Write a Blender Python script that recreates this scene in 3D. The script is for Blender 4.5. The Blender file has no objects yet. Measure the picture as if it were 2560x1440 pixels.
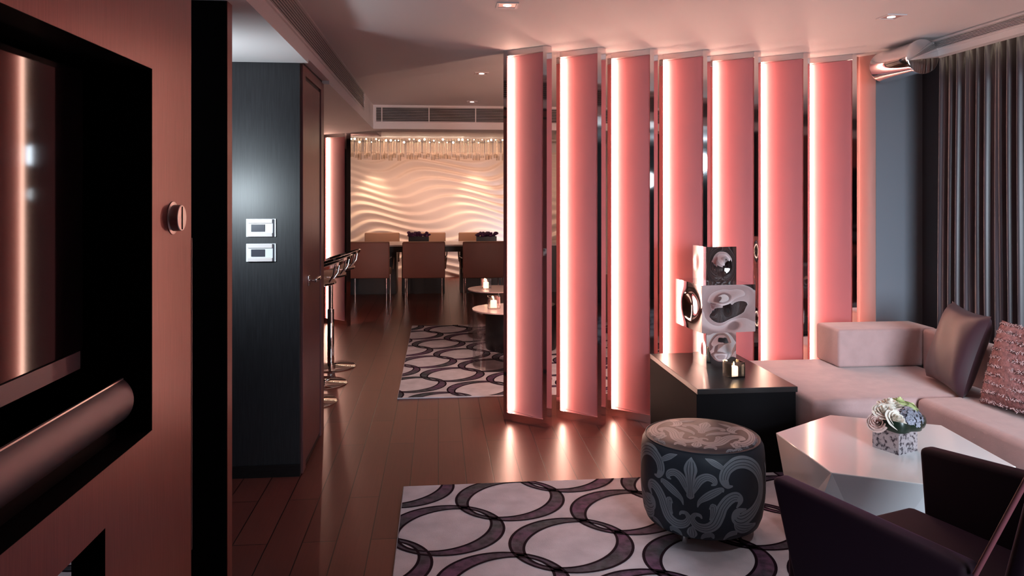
import bpy, bmesh, math, random
from mathutils import Vector, Matrix
random.seed(7)
R = math.radians
scene = bpy.context.scene
COL = scene.collection

# ------------------------------------------------------------------ camera, world, exposure, main lights
cam = bpy.data.cameras.new('camera')
camo = bpy.data.objects.new('camera', cam)
COL.objects.link(camo)
cam.sensor_width = 36.0
cam.lens = 36.0 * 1865.0 / 2560.0
cam.shift_y = -(720 - 486) / 2560.0
cam.clip_start = 0.02
camo.location = (0, 0, 1.5)
camo.rotation_euler = (R(90), 0, -math.atan(184 / 1865.0))
scene.camera = camo

w = bpy.data.worlds.new('world')
scene.world = w
w.use_nodes = True
w.node_tree.nodes['Background'].inputs[0].default_value = (0.55, 0.5, 0.6, 1)
w.node_tree.nodes['Background'].inputs[1].default_value = 0.02

vs = scene.view_settings
vs.view_transform = 'Standard'
vs.look = 'None'
vs.exposure = 0.0
vs.gamma = 1.0
vs.use_curve_mapping = False

LED_COL = (1.0, 0.62, 0.47)
LED_POWER = 46.0
COOL = (0.74, 0.88, 1.0)
WARM = (1.0, 0.70, 0.46)


def lamp(name, kind, loc, energy, color, aim=None, **kw):
    l = bpy.data.lights.new(name, kind)
    l.energy = energy
    l.color = color
    for k, v in kw.items():
        setattr(l, k, v)
    o = bpy.data.objects.new(name, l)
    COL.objects.link(o)
    o.location = loc
    if aim is not None:
        o.rotation_euler = (Vector(aim) - Vector(loc)).to_track_quat('-Z', 'Y').to_euler()
    return o


# cool area fill added behind the camera, standing inside the back wall
lamp('cool_fill', 'AREA', (2.0, -1.15, 1.55), 54, COOL, aim=(2.15, 3.0, 0.55), spread=R(62), shape='RECTANGLE', size=1.5, size_y=1.3)
# unseen hallway spots without fixtures: one at the dark wall, one up at the soffit
lamp('hall_wall_wash', 'SPOT', (-1.20, 3.36, 1.50), 36, (0.80, 0.93, 1.0), aim=(-1.08, 4.06, 1.38), spot_size=R(95), spot_blend=1.0, shadow_soft_size=0.06)
lamp('hall_ceiling_wash', 'SPOT', (-1.25, 3.50, 1.65), 20, (0.82, 0.93, 1.0), aim=(-1.0, 3.72, 2.2), spot_size=R(130), spot_blend=1.0, shadow_soft_size=0.08)
lamp('inner_room_fill', 'POINT', (-2.3, 2.5, 1.9), 14, COOL, shadow_soft_size=0.1)  # unseen fill added to light the rug behind the partition
# recessed spots: living area (cool) and dining area (warm)
for (lx, ly, e, c) in ((0.345, 3.742, 9, (1.0, 0.93, 0.90)), (2.418, 3.783, 20, (0.95, 0.95, 1.0)),
                       (1.75, 1.9, 46, (0.90, 0.96, 1.0)),
                       (0.339, 5.873, 90, (1.0, 0.70, 0.58)), (0.344, 7.68, 8, (1.0, 0.75, 0.6))):
    lamp('downlight_beam', 'SPOT', (lx, ly, 2.425), e, c, aim=(lx, ly, 0), spot_size=R(80), spot_blend=0.85, shadow_soft_size=0.04)
for (lx, e) in ((-1.16, 60), (0.66, 60)):
    lamp('wall_washer', 'SPOT', (lx, 13.12, 2.43), e, (1.0, 0.66, 0.40), aim=(lx, 13.5, 1.2), spot_size=R(52), spot_blend=0.8, shadow_soft_size=0.03)
lamp('cool_washer', 'SPOT', (1.5, 12.9, 0.5), 34, (0.80, 0.86, 1.0), aim=(0.5, 13.6, 1.1), spot_size=R(120), spot_blend=1.0, shadow_soft_size=0.1)
lamp('dining_wall_fill', 'AREA', (0.2, 11.8, 2.40), 44, (1.0, 0.58, 0.40), aim=(0.2, 13.5, 1.1), spread=R(120), shape='RECTANGLE', size=3.2, size_y=0.4)  # unseen warm fill aimed at the wave wall; no pendant hangs here
lamp('curtain_cove', 'AREA', (3.106, 1.7, 2.44), 2.2, (1.0, 0.80, 0.58), aim=(3.20, 1.7, 2.2), shape='RECTANGLE', size=5.4, size_y=0.02)

# ------------------------------------------------------------------ materials
MATS = {}



def pm(name, col, rough=0.5, metal=0.0, noise=None, bump=None, **kw):
    """principled material; noise=(scale, amount) varies the colour, bump=(scale, strength)"""
    m = bpy.data.materials.new(name)
    m.use_nodes = True
    nt = m.node_tree
    b = nt.nodes['Principled BSDF']
    b.inputs['Base Color'].default_value = (*col, 1)
    b.inputs['Roughness'].default_value = rough
    b.inputs['Metallic'].default_value = metal
    for k, v in kw.items():
        b.inputs[k.replace('_', ' ')].default_value = v
    if noise or bump:
        tc = nt.nodes.new('ShaderNodeTexCoord')
    if noise:
        n = nt.nodes.new('ShaderNodeTexNoise')
        n.inputs['Scale'].default_value = noise[0]
        n.inputs['Detail'].default_value = 5
        nt.links.new(tc.outputs['Object'], n.inputs['Vector'])
        if len(noise) > 2:
            mp = nt.nodes.new('ShaderNodeMapping')
            mp.inputs['Scale'].default_value = noise[2]
            nt.links.new(tc.outputs['Object'], mp.inputs['Vector'])
            nt.links.new(mp.outputs['Vector'], n.inputs['Vector'])
        r = nt.nodes.new('ShaderNodeValToRGB')
        a = noise[1]
        r.color_ramp.elements[0].position = 0.3
        r.color_ramp.elements[1].position = 0.7
        r.color_ramp.elements[0].color = (*[c * (1 - a) for c in col], 1)
        r.color_ramp.elements[1].color = (*[min(1, c * (1 + a)) for c in col], 1)
        nt.links.new(n.outputs['Fac'], r.inputs['Fac'])
        nt.links.new(r.outputs['Color'], b.inputs['Base Color'])
    if bump:
        n2 = nt.nodes.new('ShaderNodeTexNoise')
        n2.inputs['Scale'].default_value = bump[0]
        n2.inputs['Detail'].default_value = 4
        nt.links.new(tc.outputs['Object'], n2.inputs['Vector'])
        bp = nt.nodes.new('ShaderNodeBump')
        bp.inputs['Strength'].default_value = bump[1]
        bp.inputs['Distance'].default_value = 0.01
        nt.links.new(n2.outputs['Fac'], bp.inputs['Height'])
        nt.links.new(bp.outputs['Normal'], b.inputs['Normal'])
    MATS[name] = m
    return m


def emit(name, col, strength):
    m = bpy.data.materials.new(name)
    m.use_nodes = True
    nt = m.node_tree
    nt.nodes.remove(nt.nodes['Principled BSDF'])
    e = nt.nodes.new('ShaderNodeEmission')
    e.inputs[0].default_value = (*col, 1)
    e.inputs[1].default_value = strength
    nt.links.new(e.outputs[0], nt.nodes['Material Output'].inputs[0])
    MATS[name] = m
    return m


def glass(name, tint=(1, 1, 1), refl=1.0):
    """thin clear sheet: transparent with fresnel reflection"""
    m = bpy.data.materials.new(name)
    m.use_nodes = True
    nt = m.node_tree
    nt.nodes.remove(nt.nodes['Principled BSDF'])
    t = nt.nodes.new('ShaderNodeBsdfTransparent')
    t.inputs[0].default_value = (*tint, 1)
    g = nt.nodes.new('ShaderNodeBsdfGlossy')
    g.inputs['Roughness'].default_value = 0.03
    fr = nt.nodes.new('ShaderNodeFresnel')
    fr.inputs['IOR'].default_value = 1.45
    mu = nt.nodes.new('ShaderNodeMath')
    mu.operation = 'MULTIPLY'
    mu.use_clamp = True
    mu.inputs[1].default_value = refl
    mx = nt.nodes.new('ShaderNodeMixShader')
    nt.links.new(fr.outputs[0], mu.inputs[0])
    nt.links.new(mu.outputs[0], mx.inputs[0])
    nt.links.new(t.outputs[0], mx.inputs[1])
    nt.links.new(g.outputs[0], mx.inputs[2])
    nt.links.new(mx.outputs[0], nt.nodes['Material Output'].inputs[0])
    MATS[name] = m
    return m


paint = pm('ceiling_paint', (0.74, 0.70, 0.70), 0.7)
vent_dark = pm('vent_dark', (0.012, 0.008, 0.008), 0.6)
vent_white = pm('vent_white', (0.72, 0.66, 0.66), 0.5)
grey_paint = pm('grey_paint', (0.165, 0.175, 0.205), 0.75)
dark_wall = pm('dark_wall', (0.03, 0.028, 0.033), 0.7)
pier_paint = pm('pier_paint', (0.46, 0.25, 0.23), 0.42, 0.3)
black_wood = pm('black_wood', (0.022, 0.022, 0.026), 0.42, 0, noise=(6, 0.3, (30, 30, 1.2)))
wine_wood = pm('wine_wood', (0.28, 0.090, 0.086), 0.33, 0.45, noise=(4, 0.14, (4, 60, 2)))
door_wood = pm('door_wood', (0.20, 0.078, 0.082), 0.34, 0.25, noise=(4, 0.2, (60, 60, 2)))
niche_black = pm('niche_black', (0.005, 0.004, 0.005), 0.6, Specular_IOR_Level=0.05)
chrome = pm('chrome', (0.86, 0.84, 0.84), 0.045, 1.0)
brushed = pm('brushed_steel', (0.66, 0.62, 0.62), 0.33, 1.0)
satin_bar = pm('satin_bar', (0.18, 0.155, 0.175), 0.52, 1.0)
steel_mirror = pm('mirror_steel', (0.76, 0.75, 0.77), 0.03, 1.0)
tv_glass = pm('tv_glass', (0.010, 0.006, 0.008), 0.05, 0.0, IOR=1.27)
pink = pm('pink_panel', (0.47, 0.142, 0.150), 0.45)
led = emit('led_strip', LED_COL, LED_POWER)
led_soft = emit('led_strip_soft', LED_COL, 20.0)
rug_cream = pm('rug_cream', (0.50, 0.45, 0.495), 0.95, noise=(9, 0.14), bump=(160, 0.25))
rug_ring = pm('rug_ring', (0.066, 0.040, 0.060), 0.9, noise=(28, 0.65), bump=(200, 0.3))
rug_line = pm('rug_line', (0.010, 0.003, 0.008), 0.95, Specular_IOR_Level=0.1)


def ring_mat():
    m = rug_ring
    nt = m.node_tree
    b = nt.nodes['Principled BSDF']
    tc = nt.nodes.new('ShaderNodeTexCoord')
    out = []
    for sc_, lo, hi, c0, c1 in ((3.2, 0.40, 0.60, (0.055, 0.062, 0.075, 1), (0.125, 0.045, 0.110, 1)), (26, 0.35, 0.62, (0.35, 0.35, 0.38, 1), (1, 1, 1, 1))):
        n = nt.nodes.new('ShaderNodeTexNoise')
        n.inputs['Scale'].default_value = sc_
        n.inputs['Detail'].default_value = 4
        r = nt.nodes.new('ShaderNodeValToRGB')
        r.color_ramp.elements[0].position = lo
        r.color_ramp.elements[1].position = hi
        r.color_ramp.elements[0].color = c0
        r.color_ramp.elements[1].color = c1
        nt.links.new(tc.outputs['Object'], n.inputs['Vector'])
        nt.links.new(n.outputs['Fac'], r.inputs['Fac'])
        out.append(r)
    mx = nt.nodes.new('ShaderNodeMixRGB')
    mx.blend_type = 'MULTIPLY'
    mx.inputs[0].default_value = 1.0
    nt.links.new(out[0].outputs['Color'], mx.inputs[1])
    nt.links.new(out[1].outputs['Color'], mx.inputs[2])
    nt.links.new(mx.outputs[0], b.inputs['Base Color'])


ring_mat()
suede = pm('rose_suede', (0.40, 0.25, 0.243), 0.85, noise=(4, 0.07, (3, 3, 3)), bump=(90, 0.12), Sheen_Weight=0.25)
purple_silk = pm('purple_silk', (0.048, 0.017, 0.024), 0.45, Sheen_Weight=0.05)
tweed = pm('rose_tweed', (0.30, 0.13, 0.13), 0.8, noise=(60, 0.4, (1, 1, 1)), bump=(120, 0.6))
fringe_light = pm('fringe_light', (0.62, 0.45, 0.46), 0.7)
fringe_dark = pm('fringe_dark', (0.05, 0.02, 0.025), 0.7)
wine_velvet = pm('wine_velvet', (0.009, 0.0025, 0.005), 0.75, Specular_IOR_Level=0.12, Sheen_Weight=0.09, Sheen_Roughness=0.4)
wine_velvet.node_tree.nodes['Principled BSDF'].inputs['Sheen Tint'].default_value = (0.5, 0.18, 0.6, 1)
wine_piping = pm('wine_piping', (0.10, 0.02, 0.028), 0.7)
white_lacquer = pm('white_lacquer', (0.78, 0.78, 0.80), 0.16, Coat_Weight=0.5, Coat_Roughness=0.05)
ebony = pm('ebony', (0.012, 0.010, 0.011), 0.36, Specular_IOR_Level=0.4, noise=(5, 0.3, (2, 40, 40)))
ebony_matte = pm('ebony_matte', (0.008, 0.007, 0.008), 0.75, Specular_IOR_Level=0.05)
pouf_ground = pm('pouf_satin', (0.022, 0.025, 0.034), 0.50, Specular_IOR_Level=0.22)
pouf_motif = pm('pouf_motif', (0.165, 0.175, 0.20), 0.5)
curtain_m = pm('curtain_satin', (0.058, 0.038, 0.047), 0.40, noise=(7, 0.35, (1, 14, 0.3)), Sheen_Weight=0.4)
chair_fab = pm('tan_leather', (0.125, 0.040, 0.026), 0.55, noise=(5, 0.08))
chair_top = pm('cream_seat', (0.42, 0.25, 0.17), 0.6)
wave_plaster = pm('wave_plaster', (0.76, 0.66, 0.61), 0.42)
table_white = pm('table_white', (0.70, 0.60, 0.58), 0.25)
crystal = glass('crystal', (0.93, 0.89, 0.84), 0.55)
clear = glass('clear_acrylic', (0.97, 0.95, 0.95), 0.4)
cup_glass = glass('cup_glass', (0.98, 0.97, 0.96), 2.6)
bulb = emit('bulb', (1.0, 0.82, 0.58), 34)
dl_emit = emit('downlight_lens', (1.0, 0.84, 0.78), 9)
flame_m = emit('candle_flame', (1.0, 0.62, 0.25), 26)
wax = pm('wax', (0.9, 0.72, 0.6), 0.5, Emission_Strength=1.6)  # emission puts the flame's glow into the wax itself
wax.node_tree.nodes['Principled BSDF'].inputs['Emission Color'].default_value = (1, 0.72, 0.52, 1)
table_pinkglass = pm('frosted_top', (0.72, 0.52, 0.50), 0.18)
plastic_white = pm('plastic_white', (0.82, 0.84, 0.88), 0.35)
plastic_grey = pm('plastic_grey', (0.055, 0.055, 0.075), 0.3)
leaf_m = pm('leaf', (0.008, 0.018, 0.010), 0.30)
rose_m = pm('rose_petal', (0.82, 0.74, 0.66), 0.6, Subsurface_Weight=0.05)
blush_m = pm('blush_petal', (0.72, 0.50, 0.46), 0.6)
lime_m = pm('lime_petal', (0.52, 0.56, 0.26), 0.6)
hyd_m = pm('hydrangea_petal', (0.25, 0.25, 0.31), 0.6, noise=(30, 0.25))
violet_m = pm('violet_petal', (0.10, 0.025, 0.10), 0.6, noise=(20, 0.5))


def silver_leaf():
    m = pm('silver_leaf', (0.5, 0.46, 0.48), 0.45, 0.6)
    nt = m.node_tree
    b = nt.nodes['Principled BSDF']
    tc = nt.nodes.new('ShaderNodeTexCoord')
    n = nt.nodes.new('ShaderNodeTexNoise')
    n.inputs['Scale'].default_value = 70
    n.inputs['Detail'].default_value = 6
    r = nt.nodes.new('ShaderNodeValToRGB')
    r.color_ramp.elements[0].position = 0.38
    r.color_ramp.elements[0].color = (0.06, 0.045, 0.06, 1)
    r.color_ramp.elements[1].position = 0.52
    r.color_ramp.elements[1].color = (0.55, 0.50, 0.53, 1)
    nt.links.new(tc.outputs['Object'], n.inputs['Vector'])
    nt.links.new(n.outputs['Fac'], r.inputs['Fac'])
    nt.links.new(r.outputs['Color'], b.inputs['Base Color'])
    return m


silver = silver_leaf()


def floor_mat():
    m = pm('floor_planks', (0.05, 0.03, 0.026), 0.33, Specular_IOR_Level=0.42)
    m.node_tree.nodes['Principled BSDF'].inputs['Specular Tint'].default_value = (1.0, 0.72, 0.66, 1)
    nt = m.node_tree
    b = nt.nodes['Principled BSDF']
    tc = nt.nodes.new('ShaderNodeTexCoord')
    sp = nt.nodes.new('ShaderNodeSeparateXYZ')
    cb = nt.nodes.new('ShaderNodeCombineXYZ')
    nt.links.new(tc.outputs['Object'], sp.inputs[0])
    nt.links.new(sp.outputs['Y'], cb.inputs['X'])
    nt.links.new(sp.outputs['X'], cb.inputs['Y'])
    br = nt.nodes.new('ShaderNodeTexBrick')
    br.offset = 0.37
    br.inputs['Scale'].default_value = 1.0
    br.inputs['Brick Width'].default_value = 1.25
    br.inputs['Row Height'].default_value = 0.146
    br.inputs['Mortar Size'].default_value = 0.0026
    br.inputs['Mortar Smooth'].default_value = 0.2
    br.inputs['Bias'].default_value = 0.0
    br.inputs['Color1'].default_value = (0.125, 0.034, 0.028, 1)
    br.inputs['Color2'].default_value = (0.158, 0.046, 0.036, 1)
    br.inputs['Mortar'].default_value = (0.008, 0.004, 0.004, 1)
    nt.links.new(cb.outputs[0], br.inputs['Vector'])
    mp = nt.nodes.new('ShaderNodeMapping')
    mp.inputs['Scale'].default_value = (60, 1.6, 1)
    nt.links.new(tc.outputs['Object'], mp.inputs['Vector'])
    n = nt.nodes.new('ShaderNodeTexNoise')
    n.inputs['Scale'].default_value = 2.0
    n.inputs['Detail'].default_value = 6
    nt.links.new(mp.outputs['Vector'], n.inputs['Vector'])
    mx = nt.nodes.new('ShaderNodeMixRGB')
    mx.blend_type = 'MULTIPLY'
    mx.inputs[0].default_value = 0.35
    nt.links.new(br.outputs['Color'], mx.inputs[1])
    nt.links.new(n.outputs['Fac'], mx.inputs[2])
    nt.links.new(mx.outputs[0], b.inputs['Base Color'])
    bp = nt.nodes.new('ShaderNodeBump')
    bp.inputs['Strength'].default_value = 0.25
    bp.inputs['Distance'].default_value = 0.002
    bp.invert = True
    nt.links.new(br.outputs['Fac'], bp.inputs['Height'])
    nt.links.new(bp.outputs['Normal'], b.inputs['Normal'])
    return m


floor_m = floor_mat()


# ------------------------------------------------------------------ mesh helpers
class MB:
    """collects geometry for ONE mesh object"""

    def __init__(self):
        self.v, self.f, self.m = [], [], []

    def add(self, verts, faces, mi=0, mat=None):
        o = len(self.v)
        if mat is not None:
            verts = [mat @ Vector(p) for p in verts]
        self.v += [tuple(p) for p in verts]
        self.f += [tuple(i + o for i in f) for f in faces]
        self.m += [mi] * len(faces)
        return self

    def box(self, x0, x1, y0, y1, z0, z1, mi=0, mat=None):
        v = [(x0, y0, z0), (x1, y0, z0), (x1, y1, z0), (x0, y1, z0), (x0, y0, z1), (x1, y0, z1), (x1, y1, z1), (x0, y1, z1)]
        f = [(0, 3, 2, 1), (4, 5, 6, 7), (0, 1, 5, 4), (1, 2, 6, 5), (2, 3, 7, 6), (3, 0, 4, 7)]
        return self.add(v, f, mi, mat)

    def rbox(self, x0, x1, y0, y1, z0, z1, r=0.02, seg=3, mi=0, mat=None):
        bm = bmesh.new()
        bmesh.ops.create_cube(bm, size=1.0)
        for v in bm.verts:
            v.co = Vector(((x0 + x1) / 2 + v.co.x * (x1 - x0), (y0 + y1) / 2 + v.co.y * (y1 - y0), (z0 + z1) / 2 + v.co.z * (z1 - z0)))
        bmesh.ops.bevel(bm, geom=bm.edges[:], offset=r, segments=seg, affect='EDGES', profile=0.5)
        return self.bm(bm, mi, mat)

    def bm(self, bm, mi=0, mat=None):
        bm.verts.index_update()
        self.add([v.co.copy() for v in bm.verts], [[v.index for v in f.verts] for f in bm.faces], mi, mat)
        bm.free()
        return self

    def lathe(self, prof, n=40, mi=0, mat=None, cap=True):
        """prof: list of (r, z)"""
        vs_, fs_ = [], []
        for (r, z) in prof:
            for i in range(n):
                a = 2 * math.pi * i / n
                vs_.append((r * math.cos(a), r * math.sin(a), z))
        for j in range(len(prof) - 1):
            for i in range(n):
                k = (i + 1) % n
                fs_.append((j * n + i, j * n + k, (j + 1) * n + k, (j + 1) * n + i))
        if cap:
            fs_.append(tuple(range(n - 1, -1, -1)))
            fs_.append(tuple((len(prof) - 1) * n + i for i in range(n)))
        return self.add(vs_, fs_, mi, mat)

    def tube(self, pts, rad, n=10, mi=0, mat=None, cap=True):
        pts = [Vector(p) for p in pts]
        if not isinstance(rad, (list, tuple)):
            rad = [rad] * len(pts)
        vs_, fs_ = [], []
        up = None
        for i, p in enumerate(pts):
            d = (pts[min(i + 1, len(pts) - 1)] - pts[max(i - 1, 0)]).normalized()
            if up is None:
                up = d.orthogonal().normalized()
            up = (up - d * up.dot(d)).normalized()
            s = d.cross(up)
            for k in range(n):
                a = 2 * math.pi * k / n
                vs_.append(p + (up * math.cos(a) + s * math.sin(a)) * rad[i])
        for j in range(len(pts) - 1):
            for i in range(n):
                k = (i + 1) % n
                fs_.append((j * n + i, j * n + k, (j + 1) * n + k, (j + 1) * n + i))
        if cap:
            fs_.append(tuple(range(n - 1, -1, -1)))
            fs_.append(tuple((len(pts) - 1) * n + i for i in range(n)))
        return self.add(vs_, fs_, mi, mat)

    def prism(self, poly, z0, z1, mi=0, mat=None):
        n = len(poly)
        vs_ = [(x, y, z0) for x, y in poly] + [(x, y, z1) for x, y in poly]
        fs_ = [tuple(range(n - 1, -1, -1)), tuple(range(n, 2 * n))] + [(i, (i + 1) % n, n + (i + 1) % n, n + i) for i in range(n)]
        return self.add(vs_, fs_, mi, mat)

    def ball(self, c, r, n=12, mi=0, sc=(1, 1, 1)):
        bm = bmesh.new()
        bmesh.ops.create_uvsphere(bm, u_segments=n, v_segments=max(6, n // 2), radius=1)
        for v in bm.verts:
            v.co = Vector((c[0] + v.co.x * r * sc[0], c[1] + v.co.y * r * sc[1], c[2] + v.co.z * r * sc[2]))
        return self.bm(bm, mi)

    def build(self, name, mats, parent=None, smooth=None, loc=None, bevel=None, subsurf=0):
        me = bpy.data.meshes.new(name)
        me.from_pydata(self.v, [], self.f)
        if not isinstance(mats, (list, tuple)):
            mats = [mats]
        for m in mats:
            me.materials.append(m)
        if len(mats) > 1:
            me.polygons.foreach_set('material_index', self.m)
        if smooth is not None:
            me.polygons.foreach_set('use_smooth', [True] * len(me.polygons))
            if smooth < 179:
                me.set_sharp_from_angle(angle=R(smooth))
        me.update()
        o = bpy.data.objects.new(name, me)
        COL.objects.link(o)
        if parent:
            o.parent = parent
        if loc:
            o.location = loc
        if bevel:
            md = o.modifiers.new('bevel', 'BEVEL')
            md.width = bevel
            md.segments = 2
            md.limit_method = 'ANGLE'
        if subsurf:
            md = o.modifiers.new('subsurf', 'SUBSURF')
            md.levels = md.render_levels = subsurf
        return o


def tag(o, label, cat, group=None, kind=None):
    o['label'] = label
    o['category'] = cat
    if group:
        o['group'] = group
    if kind:
        o['kind'] = kind
    return o


def thing(name, label, cat, loc=(0, 0, 0), rz=0, group=None):
    o = bpy.data.objects.new(name, None)
    o.empty_display_size = 0.1
    COL.objects.link(o)
    o.location = loc
    o.rotation_euler = (0, 0, rz)
    return tag(o, label, cat, group)


def struct(name, mb, m, **kw):
    o = mb.build(name, m, **kw)
    o['kind'] = 'structure'
    return o


def dup(root, label, loc, rz=None):
    r = root.copy()
    COL.objects.link(r)
    r.location = loc
    if rz is not None:
        r.rotation_euler = (0, 0, rz)
    r['label'] = label
    for ch in list(root.children):
        c_ = ch.copy()
        COL.objects.link(c_)
        c_.parent = r
        for g in list(ch.children):
            d = g.copy()
            COL.objects.link(d)
            d.parent = c_
    return r


# ------------------------------------------------------------------ room shell
H = 2.455
struct('floor', MB().box(-4.0, 3.6, -1.6, 14.0, -0.06, 0.0), floor_m)
struct('ceiling', MB().box(-0.69, 3.6, -1.6, 14.0, H, H + 0.1).box(-4.0, -0.69, 8.45, 14.0, H, H + 0.1), paint)
# dropped soffit over the bar side: entry part, recessed strip by the door, bar part
struct('trim_1', MB().box(-4.0, -0.69, -1.6, 4.064, 2.2, H + 0.1).box(-4.0, -0.69, 4.064, 4.832, 2.222, H + 0.1)
       .box(-4.0, -0.69, 4.832, 7.62, 2.2, H + 0.1).box(-4.0, -0.69, 7.628, 9.15, 2.2, H + 0.1)
       .box(-4.0, -0.69, 7.60, 7.64, 2.206, H + 0.1), paint)
struct('trim_2', MB().box(-0.69, 3.3, 8.06, 8.45, 2.2, H + 0.02), paint)
struct('trim_3', MB().box(3.03, 3.085, -1.6, 4.5, 2.343, H), paint)
struct('wall_right', MB().box(3.3, 3.4, -1.6, 14.0, 0, H), dark_wall)
struct('wall_back', MB().box(-4.0, 0.95, -1.6, -1.5, 0, H).box(2.85, 3.3, -1.6, -1.5, 0, H).box(0.95, 2.85, -1.6, -1.5, 0, 0.8).box(0.95, 2.85, -1.6, -1.5, 2.25, H), grey_paint)
struct('wall_far', MB().box(-4.0, 3.3, 13.75, 13.9, 0, H), paint)
struct('wall_bar', MB().box(-4.0, -3.9, -1.6, 13.8, 0, H), dark_wall)
# grey wall closing the screen on the right, with its rose pier
struct('wall_screen', MB().box(2.965, 3.3, 4.81, 4.93, 0, H), grey_paint)
struct('trim_4', MB().prism([(2.868, 4.99), (2.965, 4.815), (2.965, 4.99)], 0, H), pier_paint)
t = thing('edge_light', 'slim vertical light strip between the rightmost fin and the grey wall', 'light strip', (2.861, 4.955, 0.05))
MB().box(-0.004, 0.004, -0.005, 0.005, 0, 2.35).build('light_strip', led_soft, t)
MB().box(-0.010, 0.006, 0.0055, 0.012, -0.02, 2.37).build('backing', brushed, t)
# dark timber block with the door, left of the passage
struct('wall_entry', MB().box(-2.6, -0.735, 4.066, 4.832, 0, 2.221), black_wood)
struct('baseboard_entry', MB().box(-2.6, -0.733, 4.058, 4.066, 0.0, 0.065), ebony)
d = MB().box(-0.736, -0.729, 4.205, 4.70, 0.03, 2.13).box(-0.736, -0.724, 4.10, 4.185, 0, 2.2).box(-0.736, -0.724, 4.725, 4.832, 0, 2.2).box(-0.736, -0.724, 4.185, 4.725, 2.15, 2.2)
door = struct('door_1', d, door_wood, bevel=0.002)
hb = MB().rbox(-0.729, -0.722, 4.27, 4.315, 0.985, 1.045, 0.003).tube([(-0.722, 4.292, 1.015), (-0.688, 4.292, 1.015)], 0.008).rbox(-0.696, -0.680, 4.28, 4.44, 1.005, 1.026, 0.004)
hh = hb.build('door_handle', chrome, door, smooth=40)
hh['label'] = 'chrome lever handle'
# window added to the unseen back wall to account for the cool fill light
wf = MB()
for (a, b_, c_, e) in ((0.95, 1.0, 0.8, 2.25), (2.8, 2.85, 0.8, 2.25), (1.0, 2.8, 0.8, 0.85), (1.0, 2.8, 2.2, 2.25), (1.88, 1.92, 0.85, 2.2)):
    wf.box(a, b_, -1.57, -1.53, c_, e)
win = struct('added_window', wf, vent_white)
pn = MB().box(1.0, 2.8, -1.552, -1.548, 0.85, 2.2).build('added_pane', clear, win)

# left partition with media niche and the kneehole opening below it (laid out at X = -0.93, then brought to X = -0.76)
KS = 0.76 / 0.93


def KP(q):
    return (q[0] * KS, q[1] * KS, 1.5 + (q[2] - 1.5) * KS)


def kscale(mb):
    mb.v = [KP(q) for q in mb.v]
    return mb


def kthing(t):
    t.location = KP(t.location)
    t.scale = (KS, KS, KS)
    return t


ZF, ZC = 1.5 - 1.5 / KS, 1.5 + 0.7 / KS
X0, X1 = -1.02, -0.93
p = MB()
p.box(X0, X1, 2.54, 2.926, ZF, ZC)                 # solid end with the round control
p.box(X0, X1, 0.30, 2.54, 1.91, ZC)                # above the niche
p.box(X0, X1, 2.195, 2.54, ZF, 0.73)               # below, right of the kneehole
p.box(X0, X1, 0.30, 2.195, 0.564, 0.73)
p.box(X0, X1, 0.30, 0.62, 0.73, 1.91)
struct('wall_left', kscale(p), wine_wood)
n = MB()
n.box(-1.36, -1.34, 0.62, 2.54, 0.73, 1.91)
n.box(-1.36, -1.021, 0.60, 2.56, 1.912, 1.95)
n.box(-1.36, -1.021, 0.60, 2.56, 0.69, 0.728)
n.box(-1.36, -1.021, 2.542, 2.56, 0.728, 1.912)
n.box(-1.36, -1.021, 0.60, 0.618, 0.728, 1.912)
n.box(X0 - .0, -0.9301, 2.1935, 2.1949, ZF, 0.5635)
n.box(X0 - 0.002, -0.9305, 2.537, 2.5405, 0.731, 1.909)
n.box(X0 - 0.002, -0.9305, 0.63, 2.537, 1.9085, 1.9105)
n.box(X0 - 0.002, -0.9305, 0.63, 2.537, 0.7295, 0.7315)
struct('wall_niche', kscale(n), niche_black)
# far jamb of the doorway: its unlit shade painted black on the entrance side, wine red towards the living area
j = MB()
j.box(-1.45, -0.932, 3.41, 3.488, ZF, ZC, 0)
j.box(-0.9319, -0.93, 3.412, 3.488, ZF, ZC, 1)
struct('trim_5', kscale(j), [niche_black, wine_wood])
struct('trim_6', kscale(MB().box(-0.944, -0.9285, 2.9262, 2.934, 0.155, 1.335)), satin_bar)

# undulating white feature wall behind the dining table
wv = MB()
nx, nz = 250, 230
xa, xb, zt = -2.9, 2.4, 2.27
for jz in range(nz + 1):
    z = zt * jz / nz
    for ix in range(nx + 1):
        x = xa + (xb - xa) * ix / nx
        xc = 0.66 - 0.876 * (z - 0.97)
        ph = (z - 0.098 * math.cos(2 * math.pi * (x - xc) / 1.74) - 0.016 * math.sin(2 * math.pi * x / 1.05 + 2.6 * z)) / 0.158
        fr = ph - math.floor(ph)
        rid = (fr / 0.72) if fr < 0.72 else (1 - (fr - 0.72) / 0.28)
        rid = rid * rid * (3 - 2 * rid)
        amp = 0.034 + 0.020 * math.sin(2 * math.pi * (x * 0.31 + z * 0.55) + 0.6)
        wv.v.append((x, 13.62 - amp * rid, z))
for jz in range(nz):
    for ix in range(nx):
        a = jz * (nx + 1) + ix
        wv.f.append((a, a + 1, a + nx + 2, a + nx + 1))
        wv.m.append(0)
struct('trim_7', wv, wave_plaster, smooth=179)


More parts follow.
